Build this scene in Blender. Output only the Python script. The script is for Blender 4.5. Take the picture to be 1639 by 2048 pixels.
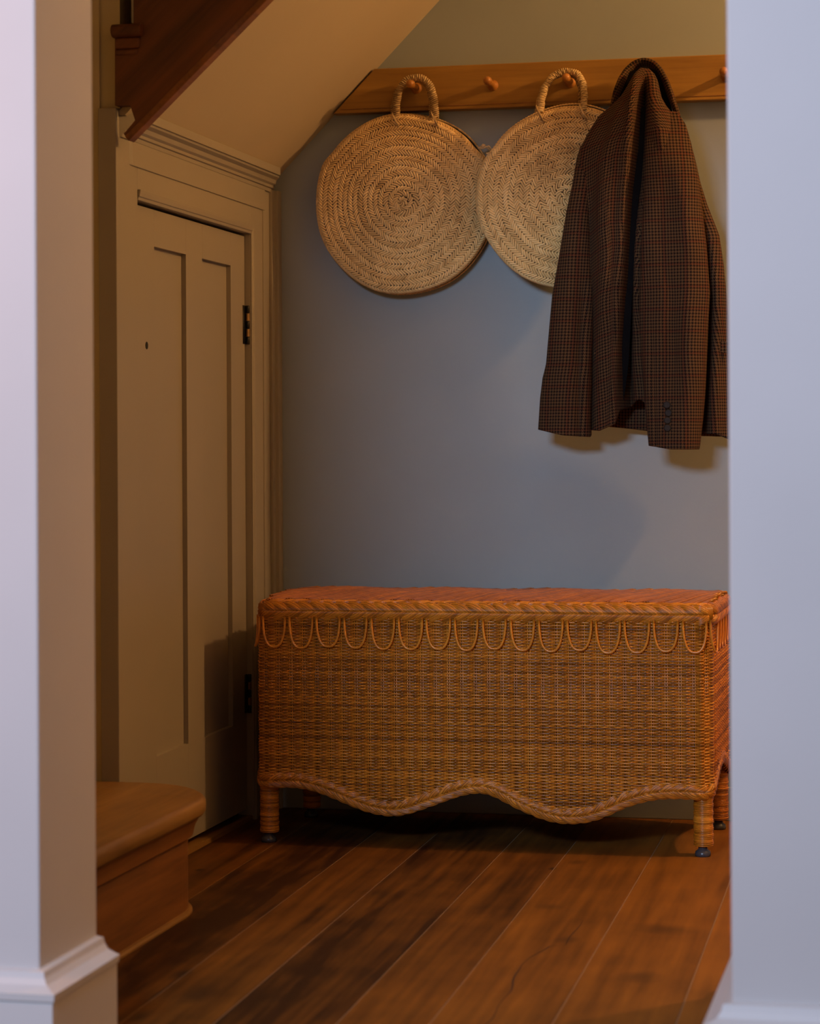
import bpy, math, random
import numpy as np
from mathutils import Vector
random.seed(4); rng = np.random.default_rng(4)
for o in list(bpy.data.objects): bpy.data.objects.remove(o)
SC = bpy.context.scene; COL = SC.collection
PI = math.pi

# ------------------------------------------------------------------ camera
F, CX, CY, CH = 4722.0, 819.5, 890.0, 0.84
YAW = math.atan2(1066, F); ROLL = 0.0052
cam = bpy.data.cameras.new('camera'); co = bpy.data.objects.new('camera', cam); COL.objects.link(co)
cam.sensor_fit = 'VERTICAL'; cam.sensor_height = 36.0; cam.lens = 36.0 * F / 2048.0
cam.shift_y = -(1024 - CY) / 2048.0
cam.clip_start = 0.05
co.location = (0, 0, CH); co.rotation_mode = 'XYZ'
from mathutils import Matrix
co.matrix_world = Matrix.Translation((0, 0, CH)) @ Matrix.Rotation(YAW, 4, 'Z') @ Matrix.Rotation(PI/2, 4, 'X') @ Matrix.Rotation(-ROLL, 4, 'Z')
cam.dof.use_dof = True; cam.dof.focus_distance = 5.0; cam.dof.aperture_fstop = 5.0
SC.camera = co

# ------------------------------------------------------------------ world, light, exposure
w = bpy.data.worlds.new('world'); SC.world = w; w.use_nodes = True
w.node_tree.nodes['Background'].inputs[0].default_value = (1.0, 0.72, 0.52, 1)
w.node_tree.nodes['Background'].inputs[1].default_value = 0.065
def lamp(kind, name, loc, energy, color, size=.1, size_y=None, target=None, spread=None):
    l = bpy.data.lights.new(name, kind); o = bpy.data.objects.new(name, l); COL.objects.link(o)
    o.location = loc; l.energy = energy; l.color = color
    if kind == 'AREA':
        l.shape = 'RECTANGLE'; l.size = size; l.size_y = size_y or size
        if spread: l.spread = spread
    else: l.shadow_soft_size = size
    if target: o.rotation_euler = (Vector(target) - Vector(loc)).to_track_quat('-Z', 'Y').to_euler()
    return o
# daylight from the room behind the camera, high window
lamp('AREA', 'window_daylight', (-1.1, .1, 1.98), 112, (.53, .70, 1.0), .8, .42, (-.75, 5.2, .9))
# warm hall lamp on the right, behind the right-hand wall
lamp('POINT', 'hall_lamp', (.78, 4.79, 2.2), 84, (1.0, .52, .19), .045)
lamp('POINT', 'warm_fill_left_pier', (-1.75, 1.9, 1.5), 31, (1.0, .40, .14), .12)  # unseen warm fill, added to tint the left pier's front face
# warm ceiling lamp in the stair hall
lamp('AREA', 'hall_ceiling_light', (-.35, 4.2, 2.4), 1.2, (1.0, .50, .18), .5, .5, (-1.2, 4.6, .6))
SC.view_settings.view_transform = 'Standard'; SC.view_settings.look = 'None'
SC.view_settings.gamma = 1.0; SC.view_settings.exposure = 0.0; SC.view_settings.use_curve_mapping = False

# ------------------------------------------------------------------ helpers
def at(px, py, val, ax=1):
    u = (px - CX) / F; v = -(py - CY) / F
    c, s = math.cos(ROLL), math.sin(ROLL)
    u, v = u*c + v*s, -u*s + v*c
    d = (u*math.cos(YAW) - math.sin(YAW), u*math.sin(YAW) + math.cos(YAW), v)
    o = (0, 0, CH); t = (val - o[ax]) / d[ax]
    return np.array([o[i] + t*d[i] for i in range(3)])

class MB:
    def __init__(s): s.v = []; s.f = []; s.r = []; s.uv = []; s.n = 0
    def add(s, v, f, r=None, uv=None):
        v = np.asarray(v, float).reshape(-1, 3)
        f = [tuple(int(i) + s.n for i in q) for q in f]
        s.v.append(v); s.f += f; s.n += len(v)
        s.r += [random.random() if r is None else r] * len(f)
        if uv is not None: s.uv.append(np.asarray(uv, float))
    def box(s, x0, x1, y0, y1, z0, z1, r=None, taper=None):
        v = [(x0,y0,z0),(x1,y0,z0),(x1,y1,z0),(x0,y1,z0),(x0,y0,z1),(x1,y0,z1),(x1,y1,z1),(x0,y1,z1)]
        s.add(v, [(0,3,2,1),(4,5,6,7),(0,1,5,4),(1,2,6,5),(2,3,7,6),(3,0,4,7)], r)
    def tube(s, P, rad, nrm=None, sides=6, closed=False, r=None, caps=True, flat=None):
        P = np.asarray(P, float); n = len(P)
        if closed: T = np.roll(P, -1, 0) - np.roll(P, 1, 0)
        else: T = np.gradient(P, axis=0)
        T /= np.linalg.norm(T, axis=1)[:, None] + 1e-12
        if nrm is None:
            nrm = np.array([0, 0, 1.0]) if abs(T[:, 2]).mean() < .8 else np.array([0, 1.0, 0])
        N = np.broadcast_to(np.asarray(nrm, float), P.shape).copy()
        N -= (N*T).sum(1)[:, None]*T; N /= np.linalg.norm(N, axis=1)[:, None] + 1e-12
        B = np.cross(T, N)
        rad = np.broadcast_to(np.asarray(rad, float), (n,))
        a = np.arange(sides) * 2*PI/sides
        fl = 1.0 if flat is None else flat
        V = P[:, None, :] + rad[:, None, None]*(fl*np.cos(a)[None, :, None]*N[:, None, :] + np.sin(a)[None, :, None]*B[:, None, :])
        fs = []
        m = n if closed else n-1
        for i in range(m):
            j = (i+1) % n
            for k in range(sides):
                k2 = (k+1) % sides
                fs.append((i*sides+k, j*sides+k, j*sides+k2, i*sides+k2)[::-1])
        if caps and not closed:
            fs.append(tuple(range(sides))[::1]); fs.append(tuple((n-1)*sides+k for k in range(sides))[::-1])
        s.add(V.reshape(-1, 3), fs, r)
    def prism(s, poly, axis, a0, a1, r=None):
        """poly: 2-D outline in the two other axes (in x,y,z order), extruded along axis"""
        n = len(poly); V = []
        for a in (a0, a1):
            for p in poly:
                q = list(p); q.insert(axis, a); V.append(q)
        fs = [tuple(range(n))[::-1], tuple(range(n, 2*n))] + [(i, (i+1) % n, n+(i+1) % n, n+i) for i in range(n)]
        s.add(V, fs, r)
    def lathe(s, prof, axis_o, axis_d, sides=24, r=None):
        d = Vector(axis_d).normalized(); o = Vector(axis_o)
        u = d.orthogonal().normalized(); v = d.cross(u); V = []
        for (t, rr) in prof:
            for k in range(sides):
                a = 2*PI*k/sides; V.append(tuple(o + d*t + (u*math.cos(a) + v*math.sin(a))*rr))
        fs = []
        for i in range(len(prof)-1):
            for k in range(sides):
                k2 = (k+1) % sides; fs.append((i*sides+k, i*sides+k2, (i+1)*sides+k2, (i+1)*sides+k))
        fs.append(tuple(range(sides))[::-1]); fs.append(tuple((len(prof)-1)*sides+k for k in range(sides)))
        s.add(V, fs, r)
    def build(s, name, mat, parent=None, smooth=False, bevel=0, fixn=True):
        me = bpy.data.meshes.new(name)
        V = np.concatenate(s.v)
        me.from_pydata(V.tolist(), [], s.f)
        at_ = me.attributes.new('rnd', 'FLOAT', 'FACE'); at_.data.foreach_set('value', np.array(s.r, dtype=np.float32))
        if s.uv:
            UV = np.concatenate(s.uv); ul = me.uv_layers.new(name='UVMap')
            li = np.zeros(len(me.loops), dtype=np.int32); me.loops.foreach_get('vertex_index', li)
            ul.data.foreach_set('uv', UV[li].astype(np.float32).ravel())
        if fixn:
            import bmesh
            bm = bmesh.new(); bm.from_mesh(me); bmesh.ops.recalc_face_normals(bm, faces=bm.faces); bm.to_mesh(me); bm.free()
        me.materials.append(mat)
        if smooth: me.polygons.foreach_set('use_smooth', [True]*len(me.polygons))
        o = bpy.data.objects.new(name, me); COL.objects.link(o)
        if parent: o.parent = parent
        if bevel:
            b = o.modifiers.new('bevel', 'BEVEL'); b.width = bevel; b.segments = 2; b.limit_method = 'ANGLE'; b.angle_limit = .6
        return o
def empty(name, label, cat, group=None):
    o = bpy.data.objects.new(name, None); COL.objects.link(o); o['label'] = label; o['category'] = cat
    o.empty_display_size = .05
    if group: o['group'] = group
    return o
def struct(o, label=None):
    o['kind'] = 'structure'
    if label: o['label'] = label
    return o

# ------------------------------------------------------------------ materials
def mat(name):
    m = bpy.data.materials.new(name); m.use_nodes = True; nt = m.node_tree
    return m, nt, nt.nodes['Principled BSDF']
def N(nt, t, **kw):
    n = nt.nodes.new(t)
    for k, v in kw.items():
        if k.startswith('i_'):
            n.inputs[k[2:].replace('_', ' ')].default_value = v
        else: setattr(n, k, v)
    return n
def ramp(nt, stops):
    n = nt.nodes.new('ShaderNodeValToRGB'); cr = n.color_ramp
    while len(cr.elements) < len(stops): cr.elements.new(.5)
    for e, (p, c) in zip(cr.elements, stops): e.position = p; e.color = (*c, 1)
    return n
def math_(nt, op, a, b=None, c=None):
    n = nt.nodes.new('ShaderNodeMath'); n.operation = op
    for i, x in enumerate((a, b, c)):
        if x is None: continue
        if isinstance(x, (int, float)): n.inputs[i].default_value = x
        else: nt.links.new(x, n.inputs[i])
    return n.outputs[0]
def paint(name, col, rough=.55, var=.06, bump=.02):
    m, nt, b = mat(name)
    tc = N(nt, 'ShaderNodeTexCoord'); no = N(nt, 'ShaderNodeTexNoise'); no.inputs['Scale'].default_value = 3.0
    no.inputs['Detail'].default_value = 5
    nt.links.new(tc.outputs['Object'], no.inputs['Vector'])
    c0 = [x*(1-var) for x in col]; c1 = [min(1, x*(1+var)) for x in col]
    r = ramp(nt, [(.3, c0), (.7, c1)]); nt.links.new(no.outputs[0], r.inputs[0]); nt.links.new(r.outputs[0], b.inputs['Base Color'])
    n2 = N(nt, 'ShaderNodeTexNoise'); n2.inputs['Scale'].default_value = 140
    nt.links.new(tc.outputs['Object'], n2.inputs['Vector'])
    bp = N(nt, 'ShaderNodeBump'); bp.inputs['Strength'].default_value = bump*4; bp.inputs['Distance'].default_value = .002
    nt.links.new(n2.outputs[0], bp.inputs['Height']); nt.links.new(bp.outputs[0], b.inputs['Normal'])
    b.inputs['Roughness'].default_value = rough
    return m
def wood(name, dark, light, axis='X', rough=.4, scale=1.0, rnd=0.0, knots=(), streak=.5, tilt=0):
    """grain stretched along an axis in object space; rnd shifts each plank's tone"""
    m, nt, b = mat(name)
    tc = N(nt, 'ShaderNodeTexCoord'); mp = N(nt, 'ShaderNodeMapping')
    sc = {'X': (1.2, 22, 22), 'Y': (22, 1.2, 22), 'Z': (22, 22, 1.2)}[axis]
    mp.inputs['Scale'].default_value = [q*scale for q in sc]
    rt = N(nt, 'ShaderNodeMapping'); rt.inputs['Rotation'].default_value = (0, tilt, 0); nt.links.new(tc.outputs['Object'], rt.inputs['Vector'])
    nt.links.new(rt.outputs[0], mp.inputs['Vector'])
    at_ = N(nt, 'ShaderNodeAttribute'); at_.attribute_name = 'rnd'
    off = N(nt, 'ShaderNodeVectorMath'); off.operation = 'MULTIPLY_ADD'
    cmb = N(nt, 'ShaderNodeCombineXYZ')
    for i in range(3): nt.links.new(at_.outputs['Fac'], cmb.inputs[i])
    nt.links.new(cmb.outputs[0], off.inputs[0]); off.inputs[1].default_value = (37, 53, 29); nt.links.new(mp.outputs[0], off.inputs[2])
    n1 = N(nt, 'ShaderNodeTexNoise'); n1.inputs['Scale'].default_value = 1.0; n1.inputs['Detail'].default_value = 8; n1.inputs['Distortion'].default_value = .8
    nt.links.new(off.outputs[0], n1.inputs['Vector'])
    mp2 = N(nt, 'ShaderNodeMapping'); mp2.inputs['Scale'].default_value = [q*scale*5 for q in sc]; nt.links.new(rt.outputs[0], mp2.inputs['Vector'])
    n2 = N(nt, 'ShaderNodeTexNoise'); n2.inputs['Scale'].default_value = 1.0; n2.inputs['Detail'].default_value = 4
    nt.links.new(mp2.outputs[0], n2.inputs['Vector'])
    n3 = N(nt, 'ShaderNodeTexNoise'); n3.inputs['Scale'].default_value = 7.0; n3.inputs['Detail'].default_value = 3; nt.links.new(tc.outputs['Object'], n3.inputs['Vector'])
    f = math_(nt, 'MULTIPLY_ADD', n1.outputs[0], .6 if rnd else 1.0, -.30 if rnd else -.5)
    f = math_(nt, 'MULTIPLY_ADD', n2.outputs[0], streak, f)
    f = math_(nt, 'MULTIPLY_ADD', n3.outputs[0], .34, math_(nt, 'ADD', f, .08))
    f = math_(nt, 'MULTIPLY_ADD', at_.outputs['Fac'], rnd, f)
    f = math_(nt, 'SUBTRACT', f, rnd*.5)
    mid = [(a*.5+c*.5) for a, c in zip(dark, light)]
    r = ramp(nt, [(.15, dark), (.5, mid), (.85, light)]); nt.links.new(f, r.inputs[0])
    out = r.outputs[0]
    if knots:
        sp = N(nt, 'ShaderNodeSeparateXYZ'); nt.links.new(tc.outputs['Object'], sp.inputs[0])
        wob = math_(nt, 'MULTIPLY_ADD', n3.outputs[0], .8, -.4)
        tot = None
        for (kx, ky, rx, ry, st) in knots:
            dx = math_(nt, 'DIVIDE', math_(nt, 'SUBTRACT', sp.outputs[0], kx), rx)
            dy = math_(nt, 'DIVIDE', math_(nt, 'SUBTRACT', sp.outputs[1], ky), ry)
            d = math_(nt, 'SQRT', math_(nt, 'ADD', math_(nt, 'MULTIPLY', dx, dx), math_(nt, 'MULTIPLY', dy, dy)))
            d = math_(nt, 'ADD', d, wob)
            mr = N(nt, 'ShaderNodeMapRange'); mr.inputs['From Min'].default_value = .2; mr.inputs['From Max'].default_value = 1.0
            mr.inputs['To Min'].default_value = st; mr.inputs['To Max'].default_value = 0; nt.links.new(d, mr.inputs['Value'])
            tot = mr.outputs[0] if tot is None else math_(nt, 'MAXIMUM', tot, mr.outputs[0])
        mx = N(nt, 'ShaderNodeMix', data_type='RGBA'); nt.links.new(tot, mx.inputs['Factor']); nt.links.new(out, mx.inputs[6]); mx.inputs[7].default_value = (.018, .008, .003, 1)
        out = mx.outputs[2]
    nt.links.new(out, b.inputs['Base Color'])
    b.inputs['Roughness'].default_value = rough
    bp = N(nt, 'ShaderNodeBump'); bp.inputs['Strength'].default_value = .12; bp.inputs['Distance'].default_value = .002
    nt.links.new(f, bp.inputs['Height']); nt.links.new(bp.outputs[0], b.inputs['Normal'])
    return m
def fibre(name, stops, rough=.35, scale=60, coat=0.0, large=.35):
    """cane and straw: tone differs strand by strand"""
    m, nt, b = mat(name)
    at_ = N(nt, 'ShaderNodeAttribute'); at_.attribute_name = 'rnd'
    tc = N(nt, 'ShaderNodeTexCoord'); n1 = N(nt, 'ShaderNodeTexNoise'); n1.inputs['Scale'].default_value = scale; n1.inputs['Detail'].default_value = 4
    n2 = N(nt, 'ShaderNodeTexNoise'); n2.inputs['Scale'].default_value = 9; n2.inputs['Detail'].default_value = 3
    nt.links.new(tc.outputs['Object'], n1.inputs['Vector']); nt.links.new(tc.outputs['Object'], n2.inputs['Vector'])
    f = math_(nt, 'MULTIPLY_ADD', at_.outputs['Fac'], .45, math_(nt, 'MULTIPLY_ADD', n1.outputs[0], .35, -.05))
    f = math_(nt, 'ADD', f, math_(nt, 'MULTIPLY_ADD', n2.outputs[0], large*2, -large))
    r = ramp(nt, stops); nt.links.new(f, r.inputs[0]); nt.links.new(r.outputs[0], b.inputs['Base Color'])
    b.inputs['Roughness'].default_value = rough
    b.inputs['Coat Weight'].default_value = coat; b.inputs['Coat Roughness'].default_value = .25
    return m
def plain(name, col, rough=.5, metal=0):
    m, nt, b = mat(name)
    tc = N(nt, 'ShaderNodeTexCoord'); no = N(nt, 'ShaderNodeTexNoise'); no.inputs['Scale'].default_value = 60
    nt.links.new(tc.outputs['Object'], no.inputs['Vector'])
    r = ramp(nt, [(.3, [x*.8 for x in col]), (.7, col)]); nt.links.new(no.outputs[0], r.inputs[0]); nt.links.new(r.outputs[0], b.inputs['Base Color'])
    b.inputs['Roughness'].default_value = rough; b.inputs['Metallic'].default_value = metal
    return m
def tweed(name):
    m, nt, b = mat(name)
    uv = N(nt, 'ShaderNodeUVMap'); sp = N(nt, 'ShaderNodeSeparateXYZ'); nt.links.new(uv.outputs[0], sp.inputs[0])
    per = .0068
    u = math_(nt, 'DIVIDE', sp.outputs[0], per); v = math_(nt, 'DIVIDE', sp.outputs[1], per)
    fu = math_(nt, 'FRACT', u); fv = math_(nt, 'FRACT', v)
    a = math_(nt, 'GREATER_THAN', fu, .5); c = math_(nt, 'GREATER_THAN', fv, .5)
    # twill diagonal where warp and weft disagree: houndstooth
    tw = math_(nt, 'GREATER_THAN', math_(nt, 'FRACT', math_(nt, 'MULTIPLY', math_(nt, 'ADD', u, v), 2.0)), .5)
    mix = math_(nt, 'ADD', math_(nt, 'MULTIPLY', a, tw), math_(nt, 'MULTIPLY', c, math_(nt, 'SUBTRACT', 1.0, tw)))
    # over-check: every seventh thread red
    ru = math_(nt, 'LESS_THAN', math_(nt, 'FRACT', math_(nt, 'DIVIDE', math_(nt, 'FLOOR', u), 7.0)), .10)
    rv = math_(nt, 'LESS_THAN', math_(nt, 'FRACT', math_(nt, 'DIVIDE', math_(nt, 'FLOOR', v), 7.0)), .10)
    red = math_(nt, 'MAXIMUM', ru, rv)
    dark, tan, rd = (.008, .004, .003, 1), (.145, .074, .029, 1), (.15, .026, .009, 1)
    m1 = N(nt, 'ShaderNodeMix', data_type='RGBA'); m1.inputs[6].default_value = tan; m1.inputs[7].default_value = rd; nt.links.new(math_(nt, 'MULTIPLY', red, .45), m1.inputs['Factor'])
    m2 = N(nt, 'ShaderNodeMix', data_type='RGBA'); nt.links.new(mix, m2.inputs['Factor']); m2.inputs[6].default_value = dark; nt.links.new(m1.outputs[2], m2.inputs[7])
    no = N(nt, 'ShaderNodeTexNoise'); no.inputs['Scale'].default_value = 900; nt.links.new(uv.outputs[0], no.inputs['Vector'])
    m3 = N(nt, 'ShaderNodeMix', data_type='RGBA', blend_type='MULTIPLY'); m3.inputs['Factor'].default_value = .5
    nt.links.new(m2.outputs[2], m3.inputs[6]); nt.links.new(no.outputs['Color'], m3.inputs[7])
    nt.links.new(m3.outputs[2], b.inputs['Base Color'])
    b.inputs['Roughness'].default_value = .95; b.inputs['Specular IOR Level'].default_value = .2
    bp = N(nt, 'ShaderNodeBump'); bp.inputs['Strength'].default_value = .4; bp.inputs['Distance'].default_value = .001
    nt.links.new(no.outputs[0], bp.inputs['Height']); nt.links.new(bp.outputs[0], b.inputs['Normal'])
    return m

M_back = paint('grey_wall_paint', (.295, .338, .338), .75)
M_trim = paint('cream_joinery_paint', (.305, .268, .20), .42, .03, .01)
M_soff = paint('soffit_plaster_paint', (.47, .39, .26), .8, .03)
M_pier = paint('pale_wall_paint', (.565, .53, .505), .75, .03)
M_skirt = paint('pale_skirting_paint', (.62, .58, .55), .45, .03, .01)
M_stairwall = paint('stairwell_paint', (.50, .43, .26), .8, .04)
KN = [(-1.3554+.0, 4.4989, .012, .02, 1), (-1.2747, 4.1411, .03, .09, .6), (-.6699, 4.633, .010, .022, 1), (-.6311, 4.7145, .02, .03, .4), (-1.1173, 3.6091, .02, .05, .85),
      (-1.0958, 3.3269, .022, .05, .9), (-1.0492, 3.4657, .03, .07, .6), (-.3878, 4.0909, .07, .05, .5), (-.5498, 3.9746, .025, .03, .45), (-.40, 3.72, .04, .05, .45), (-.62, 4.25, .03, .03, .4)]
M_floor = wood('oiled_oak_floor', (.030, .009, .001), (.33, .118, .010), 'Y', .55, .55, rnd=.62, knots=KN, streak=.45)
M_floor.node_tree.nodes['Principled BSDF'].inputs['Specular IOR Level'].default_value = .25
M_seam = plain('floor_seam_filler', (.30, .17, .075), .7)
M_rail = wood('oiled_pine', (.19, .090, .013), (.42, .225, .038), 'X', .5, 1, streak=.5)
M_peg = wood('peg_pine', (.30, .115, .016), (.50, .21, .04), 'Y', .4, 1)
M_stair = wood('dark_stair_timber', (.030, .009, .002), (.17, .050, .010), 'X', .55, .9, tilt=.75)
M_step = wood('worn_step_timber', (.11, .050, .010), (.36, .190, .050), 'Y', .42, 1.0)
M_riser = wood('riser_timber', (.09, .032, .007), (.28, .105, .022), 'Y', .5, 1.2)
M_cane = fibre('honey_cane', [(.05, (.21, .062, .004)), (.4, (.56, .188, .012)), (.75, (.84, .340, .030))], .32, 60, .22, .10)
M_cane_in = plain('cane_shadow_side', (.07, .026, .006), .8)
M_straw = fibre('palm_straw', [(.05, (.45, .27, .09)), (.4, (.80, .55, .22)), (.8, (.95, .73, .36))], .6, 45, 0, .3)
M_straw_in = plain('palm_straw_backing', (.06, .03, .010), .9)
M_rope = fibre('straw_rope', [(.05, (.30, .19, .08)), (.4, (.55, .39, .18)), (.8, (.75, .58, .31))], .7, 80)
M_tweed = tweed('brown_houndstooth_tweed')
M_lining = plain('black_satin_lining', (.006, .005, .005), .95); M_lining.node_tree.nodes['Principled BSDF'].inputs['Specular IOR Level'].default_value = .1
M_dark = plain('dark_void_paint', (.008, .006, .005), .9)
M_button = plain('dark_horn_button', (.02, .013, .008), .6)
M_button.node_tree.nodes['Principled BSDF'].inputs['Specular IOR Level'].default_value = .2
M_brass = plain('aged_brass', (.45, .27, .10), .35, 1)
M_iron = plain('blackened_steel', (.02, .018, .016), .5, .6)
M_glide = plain('grey_plastic_glide', (.05, .05, .06), .25)

# ------------------------------------------------------------------ room shell
XD, XF, YB = -1.529, -1.515, 5.288       # door face, frame face, back wall
# floor: planks run almost along Y
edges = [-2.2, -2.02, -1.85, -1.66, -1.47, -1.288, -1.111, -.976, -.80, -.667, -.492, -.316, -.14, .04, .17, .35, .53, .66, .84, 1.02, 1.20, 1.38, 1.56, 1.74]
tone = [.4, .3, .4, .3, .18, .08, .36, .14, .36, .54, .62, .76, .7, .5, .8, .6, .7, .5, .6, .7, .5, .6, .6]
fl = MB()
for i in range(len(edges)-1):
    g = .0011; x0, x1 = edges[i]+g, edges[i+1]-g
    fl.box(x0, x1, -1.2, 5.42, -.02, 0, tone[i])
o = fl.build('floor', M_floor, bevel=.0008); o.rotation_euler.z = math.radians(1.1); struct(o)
fs = MB(); fs.box(-2.2, 1.74, -1.2, 5.42, -.03, -.0012); o = fs.build('floor', M_seam); o.rotation_euler.z = math.radians(1.1); struct(o)

b = MB(); b.box(-2.3, 1.6, YB, YB+.12, -.03, 2.62); struct(b.build('wall_back', M_back))
b = MB(); b.box(XF+.016, 1.5, YB-.012, YB, 0, .075); struct(b.build('baseboard_back', M_back, bevel=.002))
b = MB(); b.box(-1.87, -1.75, 3.19, YB, 0, 2.62); struct(b.build('wall_stairwell', M_stairwall))
b = MB(); b.box(-1.75, -1.5515, 4.224, 4.30, 0, 2.5); b.box(-1.5515, -1.5125, 4.231, 4.30, 1.479, 2.5); struct(b.build('wall_stairwell', M_stairwall))
b = MB(); b.box(1.5, 1.62, 3.6, YB, 0, 2.62); struct(b.build('wall_right', M_back))
b = MB(); b.box(-1.87, 1.62, 3.19, YB+.1, 2.5, 2.62); struct(b.build('ceiling', M_soff))
# sloping underside of the stairs
b = MB()
sx0, sz0, sl = -1.503, 1.466, 1.02
sx1 = sx0 + (2.5 - sz0)/sl
b.prism([(sx0, sz0), (sx1, 2.5), (sx1-.02, 2.5), (sx0-.02, sz0)], 1, 4.231, YB)
struct(b.build('ceiling_slope', M_soff))
# wall with the opening the camera looks through
b = MB(); b.box(-2.6, -1.182, 2.97, 3.19, 0, 1.68); struct(b.build('wall_front', M_pier, bevel=.003))
b = MB(); b.box(-.2619, 1.62, 2.97, 3.685, 0, 1.68); struct(b.build('wall_front', M_pier, bevel=.003))
b = MB(); b.box(-2.6, 1.62, 2.97, 3.19, 1.68, 2.62); struct(b.build('wall_front', M_pier))
# skirting around the piers: (protrusion, z)
prof = [(0, 0), (.030, 0), (.030, .104), (.033, .106), (.034, .116), (.027, .119), (.017, .124), (.012, .132), (.010, .140), (0, .142)]
def sweep(name, path, m):
    """path: list of (x, y) corners walked with the wall on the left; profile mitred outward to the right"""
    P = np.array(path, float); n = len(P); V = []
    for i in range(n):
        d0 = P[i]-P[i-1] if i else P[1]-P[0]; d1 = P[i+1]-P[i] if i < n-1 else P[-1]-P[-2]
        d0 = d0/np.linalg.norm(d0); d1 = d1/np.linalg.norm(d1)
        n0 = np.array([d0[1], -d0[0]]); n1 = np.array([d1[1], -d1[0]])
        k = (n0+n1)/(1+n0@n1)
        V += [(P[i][0]+k[0]*p, P[i][1]+k[1]*p, z) for p, z in prof]
    L = len(prof); fs_ = [(i*L+j, i*L+(j+1) % L, (i+1)*L+(j+1) % L, (i+1)*L+j) for i in range(n-1) for j in range(L)]
    fs_ += [tuple(range(L)), tuple((n-1)*L+j for j in range(L))]
    b = MB(); b.add(V, fs_); return struct(b.build(name, m))
sweep('baseboard_left', [(-2.6, 2.97), (-1.182, 2.97), (-1.182, 3.19)], M_skirt)
sweep('baseboard_right', [(-.2619, 3.685), (-.2619, 2.97), (1.6, 2.97)], M_skirt)

# long grain split in one floorboard
cr = [(-.6245, 4.1313), (-.6223, 3.9193), (-.648, 3.90), (-.6697, 3.7545), (-.6543, 3.5793), (-.649, 3.3869), (-.66, 3.2)]
cx_ = np.linspace(0, 1, 60); ct = np.linspace(0, 1, len(cr))
cX = np.interp(cx_, ct, [c[0] for c in cr]) + .002*np.sin(cx_*40); cY = np.interp(cx_, ct, [c[1] for c in cr])
b = MB(); wd = .0006*(.35+np.sin(cx_*PI)**.6)*(1+.4*np.sin(cx_*23))
V = [(x-w_, y, .0004) for x, y, w_ in zip(cX, cY, wd)] + [(x+w_, y, .0004) for x, y, w_ in zip(cX, cY, wd)]
b.add(V, [(i, i+1, 61+i, 60+i) for i in range(59)]); struct(b.build('floor', M_dark))

# ------------------------------------------------------------------ under-stair cupboard front: panelling with its door
ZT = 1.478
b = MB()
b.box(-1.551, XF, 4.214, 4.334, 0, ZT); b.box(-1.551, XF, 5.0965, YB, 0, ZT); b.box(-1.551, XF, 4.334, 5.0965, 1.3165, ZT)
b.prism([(XF, 4.285), (XF+.003, 4.30), (XF+.003, 5.205), (XF, 5.205)], 2, 1.3785, 1.43); b.box(-1.551, XF+.003, 5.190, 5.205, 0, 1.3785)
struct(b.build('wall_left', M_trim, bevel=.0015))
b = MB(); b.box(-1.60, -1.575, 4.30, 5.16, 0, 1.40); struct(b.build('wall_left', M_dark))
# crown moulding: (x outwards, z)
cp = [(0, 1.4255), (.004, 1.4255), (.005, 1.433), (.009, 1.4345), (.010, 1.440), (.015, 1.444), (.018, 1.452), (.026, 1.457), (.027, 1.461), (.031, 1.462), (.031, 1.479), (0, 1.479)]
def crown(y0, y1):
    V = []
    for y, sg in ((y0, 1), (y1, -1)):
        for p, z in cp: V.append((XF+p, y + sg*(.031-p)*(-1) + sg*.031 - (sg*.031), z))
    L = len(cp); f = [(j, (j+1) % L, L+(j+1) % L, L+j) for j in range(L)] + [tuple(range(L)), tuple(range(L, 2*L))]
    b = MB(); b.add(V, f); return b
struct(crown(4.262, 5.235).build('trim_1', M_trim))
# moulding round the door opening and corner batten
b = MB()
hp = [(0, 1.3165), (.001, 1.3165), (.002, 1.322), (.004, 1.3235), (.0055, 1.331), (.006, 1.3365), (0, 1.3365)]
b.prism([(XF+p, z) for p, z in hp], 1, 4.334, 5.113)
b.prism([(XF, 5.0965), (XF+.002, 5.0965), (XF+.003, 5.101), (XF+.005, 5.103), (XF+.006, 5.108), (XF+.006, 5.113), (XF, 5.113)], 2, 0, 1.33)
struct(b.build('trim_2', M_trim, bevel=.0006))
b = MB(); b.prism([(XF, 5.246), (XF+.007, 5.246), (XF+.008, 5.262), (XF+.016, 5.263), (XF+.018, 5.270), (XF+.018, YB), (XF, YB)], 2, 0, 1.43)
struct(b.build('trim_3', M_trim, bevel=.001))
b = MB(); b.box(-1.575, XD+.012, 4.334, 5.0965, 0, .010, .4); struct(b.build('trim_4', M_step))
# door slab with two long recessed panels
door = empty('door_1', 'cream painted two-panel cupboard door under the stairs', 'door'); door['kind'] = 'structure'
Y0, Y1, Z0, Z1 = 4.337, 5.0935, .0245, 1.3108
P1, P2, PZ = (4.4715, 4.674), (4.784, 4.989), (.223, 1.2375)
b = MB(); T = .032
for y0, y1 in ((Y0, P1[0]), (P1[1], P2[0]), (P2[1], Y1)): b.box(XD-T, XD, y0, y1, Z0, Z1)
for y0, y1 in (P1, P2): b.box(XD-T, XD, y0, y1, Z0, PZ[0]); b.box(XD-T, XD, y0, y1, PZ[1], Z1)
b.build('door_frame', M_trim, door, bevel=.0006)
for y0, y1 in (P1, P2):
    b = MB(); b.box(XD-T+.004, XD-.0105, y0-.001, y1+.001, PZ[0]-.001, PZ[1]+.001); b.build('panel', M_trim, door)
b = MB(); b.lathe([(-.004, .0075), (.0006, .0075), (.001, .006)], (XD, 4.423, 1.0387), (1, 0, 0), 20)
b.build('keyhole', M_dark, door)['label'] = 'small dark round keyhole'
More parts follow.
